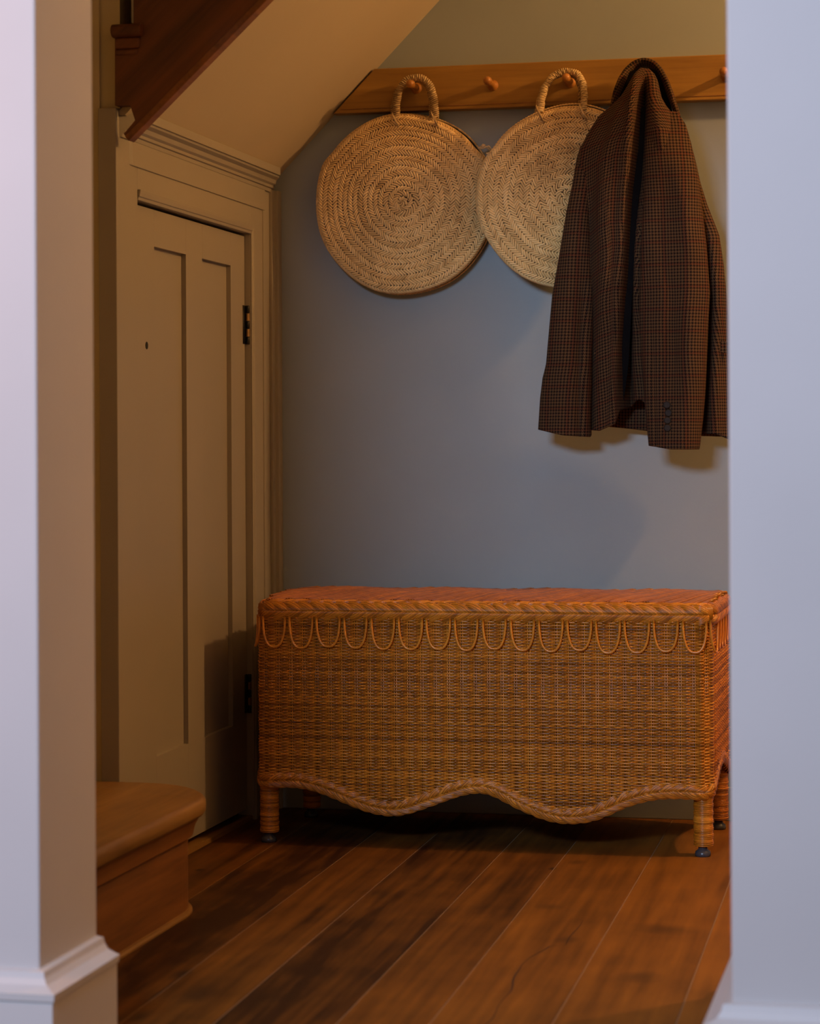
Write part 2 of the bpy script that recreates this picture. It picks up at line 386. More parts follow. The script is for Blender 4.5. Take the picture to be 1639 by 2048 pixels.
for zc in (1.112, .284):
    b = MB(); hh = .044
    b.box(XD-.002, XD+.0015, 5.078, 5.0935, zc-hh*.98, zc+hh*.98)
    for k in range(5):
        z0 = zc-hh + k*2*hh/5
        b.lathe([(0, .0042), (.001, .005), (2*hh/5-.002, .005), (2*hh/5-.001, .0042)], (XD+.006, 5.097, z0), (0, 0, 1), 12, .2)
    h = b.build('hinge', M_iron, door, True)
    b = MB()
    for k in (1, 3):
        z0 = zc-hh + k*2*hh/5
        b.lathe([(0, .0054), (2*hh/5-.001, .0054)], (XD+.006, 5.097, z0), (0, 0, 1), 12)
    b.build('hinge_pin', M_brass, h)

# ------------------------------------------------------------------ starting step with rounded end
st = empty('starting_step', 'worn wooden bottom stair step with rounded nosing beside the left pillar', 'step')
def bull(x1, yb, R, x0, y0):
    """outline: along x1 from y0 to the quarter round, then back edge at yb to x0"""
    pts = [(x0, y0), (x1, y0)]
    for k in range(0, 19):
        a = k/18*PI/2; pts.append((x1-R[0]+R[0]*math.cos(a), yb-R[1]+R[1]*math.sin(a)))
    pts.append((x0, yb)); return pts
def slab(outline_fn, prof):
    """prof: (inset, z) rings"""
    V = []; n = None
    for ins, z in prof:
        o_ = outline_fn(ins); n = len(o_); V += [(x, y, z) for x, y in o_]
    f = [(i*n+j, i*n+(j+1) % n, (i+1)*n+(j+1) % n, (i+1)*n+j) for i in range(len(prof)-1) for j in range(n)]
    f += [tuple(range(n))[::-1], tuple((len(prof)-1)*n+j for j in range(n))]
    return V, f
SX, SYB, SR = -1.292, 4.212, (.17, .20)
fn = lambda i: bull(SX-i, SYB-i*.3, (SR[0]-i*.3, SR[1]-i*.3), -1.749, 3.21+0*i)
V, f = slab(fn, [(.012, .175), (.004, .178), (.0005, .184), (0, .192), (.0005, .200), (.004, .206), (.011, .2095)])
b = MB(); b.add(V, f, .6); b.build('tread', M_step, st, True).modifiers.new('es', 'EDGE_SPLIT').split_angle = .9
V, f = slab(fn, [(.032, .138), (.024, .140), (.022, .150), (.019, .160), (.014, .168), (.012, .1755)])
b = MB(); b.add(V, f, .8); b.build('scotia_moulding', M_riser, st, True).modifiers.new('es', 'EDGE_SPLIT').split_angle = .9
V, f = slab(fn, [(.034, 0.0), (.034, .139)])
b = MB(); b.add(V, f, .3); b.build('riser', M_riser, st)
V, f = slab(fn, [(.026, 0), (.026, .003), (.029, .007), (.034, .008)])
b = MB(); b.add(V, f, .9); b.build('quarter_round', M_step, st)

# ------------------------------------------------------------------ upper stairs: string board, treads, risers
stairs = empty('staircase', 'dark stained wooden stair flight rising over the cupboard', 'staircase')
RUN, RISE = .215, .200
poly = [(-1.4905, 1.4175), (-1.497, 1.427), (-1.4745, 1.4515), (-1.478, 1.462), (-1.484, 1.480), (-1.514, 1.4805), (-1.5135, 1.600)]
x, z = -1.476, 1.632; steps = []
poly.append((-1.5135, 1.612)); poly.append((x, 1.612))
for k in range(4):
    steps.append((x, z))
    poly.append((x, z + RISE - .02)); poly.append((x+RUN, z + RISE - .02)); x += RUN; z += RISE
slp = .93; xe = x
poly += [(xe, z-.02), (xe, 1.4175 + slp*(xe+1.4905))]
b = MB(); b.prism(poly, 1, 4.205, 4.229, .35); b.build('string_board', M_stair, stairs, bevel=.001)
# bead under the lower edge
b = MB(); d = Vector((1, 0, slp)).normalized(); nn = Vector((slp, 0, -1)).normalized()
p0 = Vector((-1.4905, 0, 1.4175)); p1 = Vector((xe, 0, 1.4175+slp*(xe+1.4905)))
q = [p0+nn*.002, p1+nn*.002, p1+nn*.004, p0+nn*.004]
b.prism([(v.x, v.z) for v in (p0-nn*.006, p1-nn*.006, p1+nn*.006, p0+nn*.006)], 1, 4.2035, 4.234, .9); b.build('edge_bead', M_riser, stairs, bevel=.0015)
for k, (sx, sz) in enumerate([(-1.476-RUN, 1.432)] + steps):
    if k == 0: tx0, tx1, tz = -1.5165, -1.4575, 1.632
    else: tx0, tx1, tz = sx-.042+RUN*0, sx+RUN, sz+RISE
    if k == 0: sides = (-1.5165, -1.4575)
    b = MB()
    pr = []
    for a in range(9):
        t = -PI/2 + a/8*PI; pr.append((4.196 - .0125*math.cos(t)*1.0 + .004, tz-.0125+.0125*math.sin(t)))
    pr += [(5.28, tz), (5.28, tz-.025)]
    b.prism(pr, 0, tx0, tx1, .5)
    t = b.build('tread', M_stair, stairs, bevel=.002)
    b = MB(); b.box(tx0+.004, tx1-.006, 4.199, 4.23, tz-.046, tz-.025, .2); b.box(tx0+.0035, tx1-.01, 4.202, 4.23, tz-.058, tz-.046, .3); b.build('nosing_moulding', M_stair, t, bevel=.004)
for sx, sz in steps:
    b = MB(); b.box(sx, sx+.012, 4.231, 5.28, sz, sz+RISE-.025, .3); b.build('riser', M_stair, stairs)
b = MB(); b.box(-1.4805, -1.4765, 4.206, 4.226, 1.634, 1.806); b.build('riser_edge', M_trim, stairs)['label'] = 'pale edge strip on dark stair timber'  # thin pale strip along the next riser's edge

# ------------------------------------------------------------------ peg rail
rail = empty('peg_rail', 'long oiled wooden peg rail fixed along the grey back wall', 'coat rail')
b = MB()
b.prism([(-1.3640, 1.6020), (.90, 1.6020), (.90, 1.7020), (-1.2660, 1.7020)], 1, 5.256, YB, .5)
b.build('rail_board', M_rail, rail, bevel=.0022)
b = MB(); b.prism([(-1.3460, 1.6100), (.90, 1.6100), (.90, 1.6115), (-1.3450, 1.6115)], 1, 5.2552, 5.257, .1)
b.build('scribed_line', M_riser, rail)
for px_, pz in ((-1.167, 1.653), (-.990, 1.653), (-.8125, 1.653), (-.6385, 1.653), (-.4645, 1.653)):
    b = MB()
    b.lathe([(0, .0125), (.003, .0125), (.005, .0085), (.03, .0072), (.042, .0068), (.048, .0074), (.054, .0090), (.062, .0097), (.069, .0089), (.0735, .0055), (.0745, .002)],
            (px_, 5.2565, pz), (0, -1, .02), 24)
    b.build('peg', M_peg, rail, True)

# ------------------------------------------------------------------ straw bags
def sstep(x, a, b): t = np.clip((x-a)/(b-a), 0, 1); return t*t*(3-2*t)
def straw_bag(name, label, cx, cz, R, yf, yr, yb, peg_x, hx, htop, tilt=0, seed=1):
    rg = np.random.default_rng(seed)
    t = empty(name, label, 'bag', 'straw bags on the peg rail')
    def outline(th, front):
        s = np.sin(th)
        k = 1 - (.035 if front else .004)*sstep(s, .42, .62)
        k = k*(1 + .008*np.sin(3*th+seed) + .005*np.sin(7*th+2*seed))
        return R*k
    bend = .014
    def surf(a, th, front=True):
        """a: distance from centre along the surface"""
        a = np.asarray(a, float); th = np.asarray(th, float)
        Ro = outline(th, front); flat = Ro-bend
        over = np.clip(a*Ro/R-flat, 0, bend*PI/2); ang = over/bend
        rr = np.where(a*Ro/R < flat, a*Ro/R, flat + bend*np.sin(ang))
        ex = np.clip(a*Ro/R - flat - bend*PI/2, 0, 1)
        wv = .0035*np.sin(2*th+seed) * (rr/R)**2 
        y = yf + (yr-bend-yf)*(rr/R)**2.2 + bend*(1-np.cos(ang)) + ex + wv
        if not front: y = yb - (y-yf)*.6
        X = cx + rr*np.cos(th); Z = cz + rr*np.sin(th)
        return np.stack([X, y, Z], -1)
    for front in (True, False):
        A = (R - bend + bend*PI/2 + (.012 if front else .002))
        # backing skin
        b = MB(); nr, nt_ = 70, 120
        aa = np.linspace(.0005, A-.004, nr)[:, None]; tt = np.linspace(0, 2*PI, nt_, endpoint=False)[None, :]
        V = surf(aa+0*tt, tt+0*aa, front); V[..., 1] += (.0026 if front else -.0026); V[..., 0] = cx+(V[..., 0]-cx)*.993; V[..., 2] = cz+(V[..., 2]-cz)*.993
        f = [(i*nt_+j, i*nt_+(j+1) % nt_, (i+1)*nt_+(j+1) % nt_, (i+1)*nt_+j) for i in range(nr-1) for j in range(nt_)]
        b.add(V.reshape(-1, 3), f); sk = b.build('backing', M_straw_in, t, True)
        b = MB(); row = .0116; nrow = int(A/row); U = np.linspace(-1, 1, 6); W = np.array([-1, -.72, 0, .72, 1])
        gu, gw = np.meshgrid(U, W, indexing='ij')
        q = [(i*5+j, i*5+j+1, (i+1)*5+j+1, (i+1)*5+j) for i in range(5) for j in range(4)]
        for k in range(nrow):
            rc = (k+.5)*row + (A-nrow*row)*(k+1)/nrow
            n = max(7, int(2*PI*rc/.0070)); sg = 1 if k % 2 else -1
            tone_row = rg.uniform(-.18, .18)
            for j in range(n):
                th0 = 2*PI*(j+rg.uniform(-.05, .05))/n + k*.37
                a_sp = rc + .004*math.sin(th0+seed)*min(1, rc/.03)*(1-rc/A)
                hl = .0088*rg.uniform(.94, 1.06); hw = .00232*rg.uniform(.9, 1.1)
                sa = math.radians(42+rg.uniform(-3, 3))
                dt, dr = math.cos(sa)*sg, math.sin(sa)
                lt = gu*hl*dt - gw*hw*dr*1.0; lr = gu*hl*dr + gw*hw*dt
                a_ = np.clip(a_sp + lr, .0006, A); th = th0 + lt/max(rc, .009)
                P = surf(a_, th, front)
                h = -.0012 + .0040*(1-np.abs(gw)**3)*(1-.7*gu**6) + .0006*gw
                # outward: front faces -Y, rim faces radially
                flat = R-bend; ang = np.clip((a_-flat)/bend, 0, PI/2)
                if front: nx = np.stack([np.cos(th)*np.sin(ang), -np.cos(ang), np.sin(th)*np.sin(ang)], -1)
                else: nx = np.stack([np.cos(th)*np.sin(ang), np.cos(ang), np.sin(th)*np.sin(ang)], -1)
                P = P + nx*h[..., None]
                b.add(P.reshape(-1, 3), q, float(np.clip(.5+tone_row+rg.normal(0, .11), 0, 1)))
        b.build('front_panel' if front else 'back_panel', M_straw, t, True)
        # arched rope handle
        yb_ = (yf+.006) if front else min(yb-.004, 5.244)
        xs = 0 if front else -.012
        zb_ = cz + R*.965
        pts = []
        for k in range(90):
            u = k/89; a = PI*(1-u)
            half = (hx[1]-hx[0])/2; xm = (hx[0]+hx[1])/2
            X = xm + half*math.copysign(abs(math.cos(a))**.80, math.cos(a)) + (peg_x-xm)*math.sin(a)*.6
            Z = zb_ - .012 + (htop-.001-zb_+.012)*math.sin(a)**.72
            s = math.sin(a)
            Y = yb_ + ((5.216 if front else 5.236)-yb_)*s**.8
            pts.append((X + xs*(1-.5*s), Y, Z - (0 if front else .001)))
        P = np.array(pts)
        # resample
        L = np.concatenate([[0], np.cumsum(np.linalg.norm(np.diff(P, axis=0), axis=1))]); ls = np.linspace(0, L[-1], 700)
        P = np.stack([np.interp(ls, L, P[:, i]) for i in range(3)], 1)
        b = MB(); b.tube(P[::5], .0042, (0, 1, 0), 8)
        T = np.gradient(P, axis=0); T /= np.linalg.norm(T, axis=1)[:, None]
        Nn = np.array([[0, 1, 0]]*len(P), float); Nn -= (Nn*T).sum(1)[:, None]*T; Nn /= np.linalg.norm(Nn, axis=1)[:, None]; Bn = np.cross(T, Nn)
        for k in range(2):
            ph = ls/.0090*2*PI + k*PI
            jit = .0058 + .0007*np.sin(ls*900+k*2)+.0006*np.sin(ls*2300)
            b.tube(P + jit[:, None]*(np.cos(ph)[:, None]*Nn + np.sin(ph)[:, None]*Bn), .0022, (0, 1, 0), 5)
        hd = b.build('handle', M_rope, t, True)
        if front:
            for X in hx:
                b = MB()
                for s in range(3):
                    zz = zb_-.008-s*.004; xx = X + (s-1)*.003
                    b.tube([(xx-.006, yf+.004, zz+.012), (xx-.004, yf-.004, zz+.004), (xx+.002, yf-.004, zz-.010), (xx+.005, yf+.004, zz-.020)], .0014, None, 5)
                b.build('handle_stitch', M_rope, hd, True)
    return t
c1 = at(807, 404, 5.235); c2 = at(1137, 392, 5.19)
bagA = straw_bag('straw_bag', 'round woven straw bag hanging whole from the first peg, nearest the sloping soffit', c1[0], c1[2], .2065, 5.218, 5.236, 5.278,
          -1.160, (at(788, 215, 5.2)[0], at(866, 215, 5.2)[0]), at(825, 152, 5.2)[2], 0, 1)
bagB = straw_bag('straw_bag', 'round woven straw bag hanging second, half hidden behind the tweed jacket', c2[0], c2[2], .2045, 5.166, 5.186, 5.210,
          -.814, (at(1080, 205, 5.17)[0], at(1166, 205, 5.17)[0]), at(1128, 137, 5.18)[2], 0, 5)
# little raffia side ties
for bag, pts in ((bagA, [(958, 296), (966, 292), (976, 296), (982, 303)]), (bagB, [(975, 306), (984, 309), (992, 312), (998, 308)])):
    b = MB(); yy = 5.222 if bag is bagA else 5.176
    b.tube([at(x, y, yy) for x, y in pts], .0028, (0, 1, 0), 6)
    b.tube([at(x-3+k*2, y+5*math.sin(k*2), yy-.002) for k, (x, y) in enumerate(pts)], .0020, (0, 1, 0), 6)
    b.lathe([(-.005, .002), (0, .0055), (.005, .002)], at(*pts[1], yy-.002), (1, 0, .3), 8)
    b.build('side_tie', M_rope, bag, True)

# ------------------------------------------------------------------ wicker bench
bench = empty('wicker_bench', 'honey coloured wicker storage bench with braided scalloped edges by the wall', 'bench')
def rrect(x0, x1, y0, y1, r, n):
    """closed loop starting at the front-left corner, running along the front in +X; returns points, outward normals, length"""
    segs = []; Lx, Ly = x1-x0-2*r, y1-y0-2*r; La = PI*r/2
    tot = 2*(Lx+Ly)+4*La; s = np.arange(n)/n*tot; P = np.zeros((n, 2)); Nn = np.zeros((n, 2))
    for i, q in enumerate(s):
        parts = [('l', Lx, (x0+r, y0), (1, 0), (0, -1)), ('a', La, (x1-r, y0+r), -PI/2, None), ('l', Ly, (x1, y0+r), (0, 1), (1, 0)), ('a', La, (x1-r, y1-r), 0, None),
                 ('l', Lx, (x1-r, y1), (-1, 0), (0, 1)), ('a', La, (x0+r, y1-r), PI/2, None), ('l', Ly, (x0, y1-r), (0, -1), (-1, 0)), ('a', La, (x0+r, y0+r), PI, None)]
        for p in parts:
            if q <= p[1] + 1e-9:
                if p[0] == 'l': P[i] = np.array(p[2])+np.array(p[3])*q; Nn[i] = p[4]
                else: a = p[3]+q/r; Nn[i] = (math.cos(a), math.sin(a)); P[i] = np.array(p[2])+Nn[i]*r
                break
            q -= p[1]
    return P, Nn, tot, s
BX0, BX1, BY0, BY1 = -1.419, -.4605, 4.797, 5.195
WX = np.array([-1.42, -1.3981, -1.3423, -1.2923, -1.2425, -1.193, -1.1515, -1.1115, -1.0464, -.9816, -.9331, -.9059, -.8516, -.7882, -.7405, -.6941, -.6467, -.5996, -.5527, -.4909, -.46])
WZ = np.array([.1330, .1345, .1390, .1325, .1149, .0950, .0840, .0825, .1057, .1314, .1389, .1320, .1029, .0801, .0775, .088, .1128, .1294, .1368, .1360, .1320])
xx = np.linspace(-1.42, -.46, 200); zz = np.interp(xx, WX, WZ); kk = np.ones(11)/11; zs = np.convolve(np.pad(zz, 5, 'edge'), kk, 'valid')
def zbot(P, Nn):
    """height of the wavy lower edge round the body"""
    z = np.empty(len(P))
    for i, ((x, y), n) in enumerate(zip(P, Nn)):
        if abs(n[1]) > .7: z[i] = np.interp(x, xx, zs)
        else:
            t = (y-BY0)/(BY1-BY0); z[i] = .133 + .048*math.sin(PI*min(max(t, 0), 1))**1.3
    return z
NST = 188
n = NST*4
P, Nn, tot, s = rrect(BX0, BX1, BY0, BY1, .034, n)
zb = zbot(P, Nn); ph = s/tot*NST*PI
b = MB(); pitch = .00318; row = 0
z = .07
while z < .478:
    mask = z > zb - .004
    jit = .00013*np.sin(s*31+row*1.7) + .00012*np.sin(s*77+row*.9)
    off = .0027*np.cos(ph + (row % 2)*PI)
    off = off + .0022*np.cos(ph)
    off = off + .0006*np.sin(s*19+row*.35)
    Q = np.concatenate([P + Nn*off[:, None], (z+jit)[:, None]], 1)
    N3 = np.concatenate([Nn, np.zeros((n, 1))], 1)
    rr = .00168
    if mask.all(): b.tube(Q, rr, N3, 5, closed=True, r=random.random())
    else:
        # runs of True on the loop
        i0 = int(np.argmin(mask)); idx = [(i0+k) % n for k in range(n)]; run = []
        for k in idx + [idx[0]]:
            if mask[k]: run.append(k)
            else:
                if len(run) > 3: b.tube(Q[run], rr, N3[run], 5, r=random.random())
                run = []
    z += pitch; row += 1
b.build('woven_body', M_cane, bench, True, fixn=False)
b = MB()
for k in range(NST):
    i = k*4; zlow = zb[i]-.002
    p = P[i]
    for dx in ((-.0024, .0024) if k % 2 else (0,)):
        tx = np.array([-Nn[i][1], Nn[i][0]])*dx
        tx = tx - Nn[i]*.0012; b.tube([(p[0]+tx[0], p[1]+tx[1], zlow), (p[0]+tx[0], p[1]+tx[1], .48)], .0014 if k % 2 else .0011, (1, 1, 0), 6)
b.build('stakes', M_cane, bench, True)['kind'] = 'stuff'
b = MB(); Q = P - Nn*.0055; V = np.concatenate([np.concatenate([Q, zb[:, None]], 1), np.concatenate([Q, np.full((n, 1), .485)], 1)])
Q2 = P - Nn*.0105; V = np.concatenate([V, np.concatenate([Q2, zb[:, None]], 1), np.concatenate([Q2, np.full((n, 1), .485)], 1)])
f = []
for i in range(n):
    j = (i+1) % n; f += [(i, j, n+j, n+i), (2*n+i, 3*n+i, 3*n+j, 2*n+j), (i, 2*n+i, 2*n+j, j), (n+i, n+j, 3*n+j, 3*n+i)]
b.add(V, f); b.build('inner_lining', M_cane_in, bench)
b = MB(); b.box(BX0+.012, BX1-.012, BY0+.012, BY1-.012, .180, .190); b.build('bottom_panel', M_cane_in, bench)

def braid(b, C, UPV, OUT, L, Pd, A, B_, rods, rr, sp, closed=True, crown=1.0, sgn=1):
    """three-strand plait along centre line C; UPV = in-surface cross direction, OUT = outward; each strand is a flat bundle of rods"""
    n_ = len(C); s_ = np.linspace(0, L, n_, endpoint=not closed)
    per = max(1, round(L/Pd)); om = 2*PI*per/L
    T = np.cross(OUT, UPV)
    for k in range(4):
        t_ = om*s_ + k*2*PI/4
        v = A*np.sin(t_); g_ = np.tanh(3*np.cos(t_))
        slope = A*om*np.cos(t_); c_ = 1/np.sqrt(1+slope**2); sn = slope*c_
        for j in range(rods):
            d_ = (j-(rods-1)/2)*sp
            dd = d_*(1 - .22*np.abs(np.sin(t_))**3)
            vv = v + dd*c_; tt = -dd*sn; ww = -sgn*g_*B_*np.tanh(vv/.0022)*.8 - crown*(abs(d_)/(rods*sp/2))**2*.0028 - .16*(vv**2)/max(A, 1e-6)
            Q = C + UPV*vv[:, None] + T*tt[:, None]*np.sign((T[0]*(C[1]-C[0])).sum()) + OUT*ww[:, None]
            b.tube(Q, rr*(1+.12*random.uniform(-1, 1)), OUT, 5, closed=closed, r=random.random())
# bottom braid
nb = 1300
Pb, Nb, Lb, sb = rrect(BX0-.002, BX1+.002, BY0-.002, BY1+.002, .036, nb); zbb = zbot(Pb, Nb)
kk = np.ones(9)/9; zbb = np.convolve(np.concatenate([zbb[-4:], zbb, zbb[:4]]), kk, 'valid')
C = np.concatenate([Pb+Nb*.002, (zbb-.002)[:, None]], 1); T = np.roll(C, -1, 0)-np.roll(C, 1, 0); T /= np.linalg.norm(T, axis=1)[:, None]
OUT = np.concatenate([Nb, np.zeros((nb, 1))], 1); UPV = np.cross(T, OUT); UPV *= np.sign(UPV[:, 2:3])
Lb3 = np.linalg.norm(np.roll(C, -1, 0)-C, axis=1).sum()
b = MB(); braid(b, C, UPV, OUT, Lb3, .096, .0108, .0036, 8, .00120, .0019, crown=.8, sgn=-1)
b.build('bottom_braid', M_cane, bench, True, fixn=False)

# legs wrapped in cane, with glides
for lx, ly in ((-1.3985, 4.824), (-1.3985, 5.168), (-.4805, 4.824), (-.4805, 5.168)):
    b = MB(); b.lathe([(0, .0175), (.12, .0185), (.30, .0185)], (lx, ly, .020), (0, 0, 1), 20)
    k = 0; zz_ = .0225
    while zz_ < .13:
        a = np.arange(20)*2*PI/20; rr_ = .0188 + .0006*math.sin(k*1.3)
        b.tube(np.stack([lx+rr_*np.cos(a), ly+rr_*np.sin(a), zz_+.0014*np.sin(a+k)*.2+0*a], 1), .00175, (0, 0, 1), 5, closed=True)
        zz_ += .0032; k += 1
    lg = b.build('leg', M_cane, bench, True, fixn=False)
    b = MB(); b.lathe([(0, .0155), (.004, .0165), (.010, .0150), (.014, .0095), (.021, .0085)], (lx-.001, ly-.004, 0), (0, 0, 1), 20)
    b.build('foot_glide', M_glide, lg, True)

# lid
LX0, LX1, LY0, LY1 = -1.424, -.4475, 4.790, 5.200
b = MB()
NB = 25; wdt = (LX1-LX0-.03)/NB
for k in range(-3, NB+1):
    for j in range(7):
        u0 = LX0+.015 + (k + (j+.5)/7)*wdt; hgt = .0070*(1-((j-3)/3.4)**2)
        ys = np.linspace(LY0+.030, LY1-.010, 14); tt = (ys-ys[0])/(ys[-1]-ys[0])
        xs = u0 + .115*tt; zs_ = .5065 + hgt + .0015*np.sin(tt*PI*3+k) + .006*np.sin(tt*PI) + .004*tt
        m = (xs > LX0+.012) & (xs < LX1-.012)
        if m.sum() > 2: b.tube(np.stack([xs, ys, zs_], 1)[m], .0030, (0, 0, 1), 6, r=.02+.28*random.random())  # darker rods: dimmer light on the lid top is put into their tone
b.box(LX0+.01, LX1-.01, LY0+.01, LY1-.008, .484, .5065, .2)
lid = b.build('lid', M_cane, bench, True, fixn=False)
nl = 1300
Pl, Nl, Ll, sl_ = rrect(LX0+.004, LX1-.004, LY0+.004, LY1-.004, .040, nl)
OUT = np.concatenate([Nl, np.full((nl, 1), .08)], 1); OUT /= np.linalg.norm(OUT, axis=1)[:, None]
T = np.concatenate([np.roll(Pl, -1, 0)-np.roll(Pl, 1, 0), np.zeros((nl, 1))], 1); T /= np.linalg.norm(T, axis=1)[:, None]
UPV = np.cross(T, OUT); UPV *= np.sign(UPV[:, 2:3])
C = np.concatenate([Pl, np.full((nl, 1), .4925)], 1)
b = MB(); braid(b, C, UPV, OUT, Ll, .112, .0138, .0042, 8, .00135, .0022, crown=1.0)
b.tube(C-OUT*.015, .009, OUT, 8, closed=True, r=.1)
b.build('lid_braid', M_cane, lid, True, fixn=False)
# second small plait lying on top of the lid
P2_, N2_, L2_, s2_ = rrect(LX0+.024, LX1-.022, LY0+.024, LY1-.020, .036, nl)
Up = np.tile([0, 0, 1.0], (nl, 1)); Cr = np.concatenate([N2_, np.zeros((nl, 1))], 1)
b = MB(); braid(b, np.concatenate([P2_, np.full((nl, 1), .5125)], 1), Cr, Up, L2_, .106, .0085, .0030, 7, .0013, .0021)
b.build('top_braid', M_cane, lid, True, fixn=False)
# scallop loops hanging round the lid
Lp, Ln, Ltot, ls_ = rrect(BX0-.0082, BX1+.0082, BY0-.0082, BY1+.0082, .038, 2400)
front_len = (BX1+.0055)-(BX0-.0055)-.072
nfront = 17; sp_ = .0573; start = .0095-.026
def loop_at(sc_, wid, dep, tilt):
    pts = []; nr = []
    for k in range(25):
        u = k/24; a = PI*u
        ds = -wid*math.copysign(abs(math.cos(a))**.78, math.cos(a)); dz = -dep*math.sin(a)**.85 if 0 < u < 1 else 0
        q = ((sc_+ds) % Ltot)/Ltot*2400; i = int(q) % 2400; fr = q-int(q); j = (i+1) % 2400
        p = Lp[i]*(1-fr)+Lp[j]*fr; nn_ = Ln[i]
        pts.append((p[0], p[1], .4800+dz+tilt*ds)); nr.append((nn_[0], nn_[1], 0))
    bb = MB(); bb.tube(pts, .0026, nr, 8, r=.8); return bb
side_len = Ltot/2-front_len
k = 0; sc_ = start+.026
for i in range(46):
    sc_ = .012 + i*Ltot/46.0
    if i == 0: sc_ = .012
    dep = .0635 + .002*math.sin(i*2.1) + (.003 if i in (5, 12) else 0)
    loop_at(sc_, .0246*random.uniform(.95, 1.03), dep, random.uniform(-.03, .03)).build('scallop_loop', M_cane, lid, True, fixn=False)

# ------------------------------------------------------------------ tweed jacket
jk = empty('tweed_jacket', 'brown houndstooth tweed jacket with red overcheck hanging by its collar', 'jacket')
def lerp_tab(tab, y): return np.interp(y, [t[0] for t in tab], [t[1] for t in tab])
def cloth(name, rows, yc, depf, depb, folds, nu, hemf, hemb, mat_=M_tweed, sup=.75, wr=None, top_close=True, v_off=0, u_off=0, parent=jk, uvskew=0, split=False):
    """rows: (py, px_left, px_right). Closed cross-sections, open at the hem. folds: (table[(py, px)], sigma_px, amp, (y0,y1))"""
    ys = np.array([r[0] for r in rows], float); n_v = 150
    vs = np.linspace(0, 1, n_v)
    V = np.zeros((n_v, nu, 3)); PXs = np.zeros((n_v, nu))
    for j in range(nu):
        a = 2*PI*j/nu  # 0 = right edge, going over the front (-Y) side
        c_, s_ = math.cos(a), math.sin(a); fr = s_ >= 0
        cx_ = math.copysign(abs(c_)**sup, c_); sy_ = math.copysign(abs(s_)**.8, s_)
        # iterate hem: hem depends on px at the bottom
        yb0 = ys[-1]; xl, xr = lerp_tab([(r[0], r[1]) for r in rows], yb0), lerp_tab([(r[0], r[2]) for r in rows], yb0)
        pxb = (xl+xr)/2 + (xr-xl)/2*cx_
        ybot_f = lerp_tab(hemf, pxb); ybot_b = lerp_tab(hemb, pxb)
        kf = .5+.5*sy_ if False else (1 if s_ > .15 else (0 if s_ < -.15 else (s_+.15)/.3))
        ybot = ybot_f*kf + ybot_b*(1-kf)
        py = ys[0] + (ybot-ys[0])*vs
        xl = np.interp(py, ys, [r[1] for r in rows]); xr = np.interp(py, ys, [r[2] for r in rows])
        px = (xl+xr)/2 + (xr-xl)/2*cx_
        ramp_ = np.clip((py-ys[0])/60., 0, 1)**.6
        yc_ = np.interp(py, [q[0] for q in yc], [q[1] for q in yc])
        dep = np.where(fr, np.interp(py, [q[0] for q in depf], [q[1] for q in depf]), np.interp(py, [q[0] for q in depb], [q[1] for q in depb]))
        Y = yc_ - sy_*dep*ramp_
        if fr:
            for tab, sg, am, (f0, f1) in folds:
                cpx = lerp_tab(tab, py); env = sstep(py, f0, f0+(70 if f0 < 250 else 190))*(1-sstep(py, f1-110, f1) if f1 < 2000 else 1)
                Y = Y - am*env*np.exp(-((px-cpx)/sg)**2)*min(1, s_*2.5)
            if wr: Y = Y + wr(px, py)*min(1, s_*2)
        u_ = (px-CX)/F; v_ = -(py-CY)/F; cc, ss = math.cos(ROLL), math.sin(ROLL)
        # place on the real depth: outline measured on the plane of the garment
        yref = yc_
        du = u_*cc+v_*ss; dv = -u_*ss+v_*cc
        dx = du*math.cos(YAW)-math.sin(YAW); dy = du*math.sin(YAW)+math.cos(YAW)
        V[:, j, 0] = yref/dy*dx; V[:, j, 1] = Y; V[:, j, 2] = CH + yref/dy*dv
        # anchor narrow folds to the same sight line so the outline stays put
        PXs[:, j] = px
    # UV by arc length
    d_ = np.linalg.norm(np.roll(V, -1, 1)-V, axis=2); uu = np.cumsum(d_, axis=1)-d_
    j0 = nu//4
    if split:   # left and right fronts carry their own check, parted in the deep centre fold
        ur = uu - uu[:, nu//8:nu//8+1]; ul = uu - uu[:, nu//2:nu//2+1]; jj = np.arange(nu)[None, :]
        skw = np.where(jj > j0, np.clip(ul+.11, 0, .2), 0)*uvskew
        uu = np.where(jj > j0, ul+.5, ur)
    else: uu = uu - uu[:, j0:j0+1]; skw = 0*uu
    vv = np.concatenate([np.zeros((1, nu)), np.cumsum(np.linalg.norm(np.diff(V, axis=0), axis=2), axis=0)], 0)
    vv = (V[0:1, nu//4:nu//4+1, 2]-V[:, :, 2])*1.0 + skw
    # seam column duplicated
    V = np.concatenate([V, V[:, :1]], 1); uu = np.concatenate([uu, uu[:, -1:]+d_[:, -1:]], 1); vv = np.concatenate([vv, vv[:, :1]], 1)
    nu1 = nu+1
    f = [(i*nu1+j, (i+1)*nu1+j, (i+1)*nu1+j+1, i*nu1+j+1) for i in range(n_v-1) for j in range(nu)]
    UV = np.stack([uu+u_off, vv+v_off], -1).reshape(-1, 2)
    b = MB(); b.add(V.reshape(-1, 3), f, .5, UV)
    o = b.build(name, mat_, parent, True)
    sm = o.modifiers.new('thick', 'SOLIDIFY'); sm.thickness = .0032; sm.offset = -1
    return o
wrk = lambda k: (lambda px, py: .0020*np.sin(px*.07+py*.018+k) + .0016*np.sin(px*.04-py*.021+2*k))
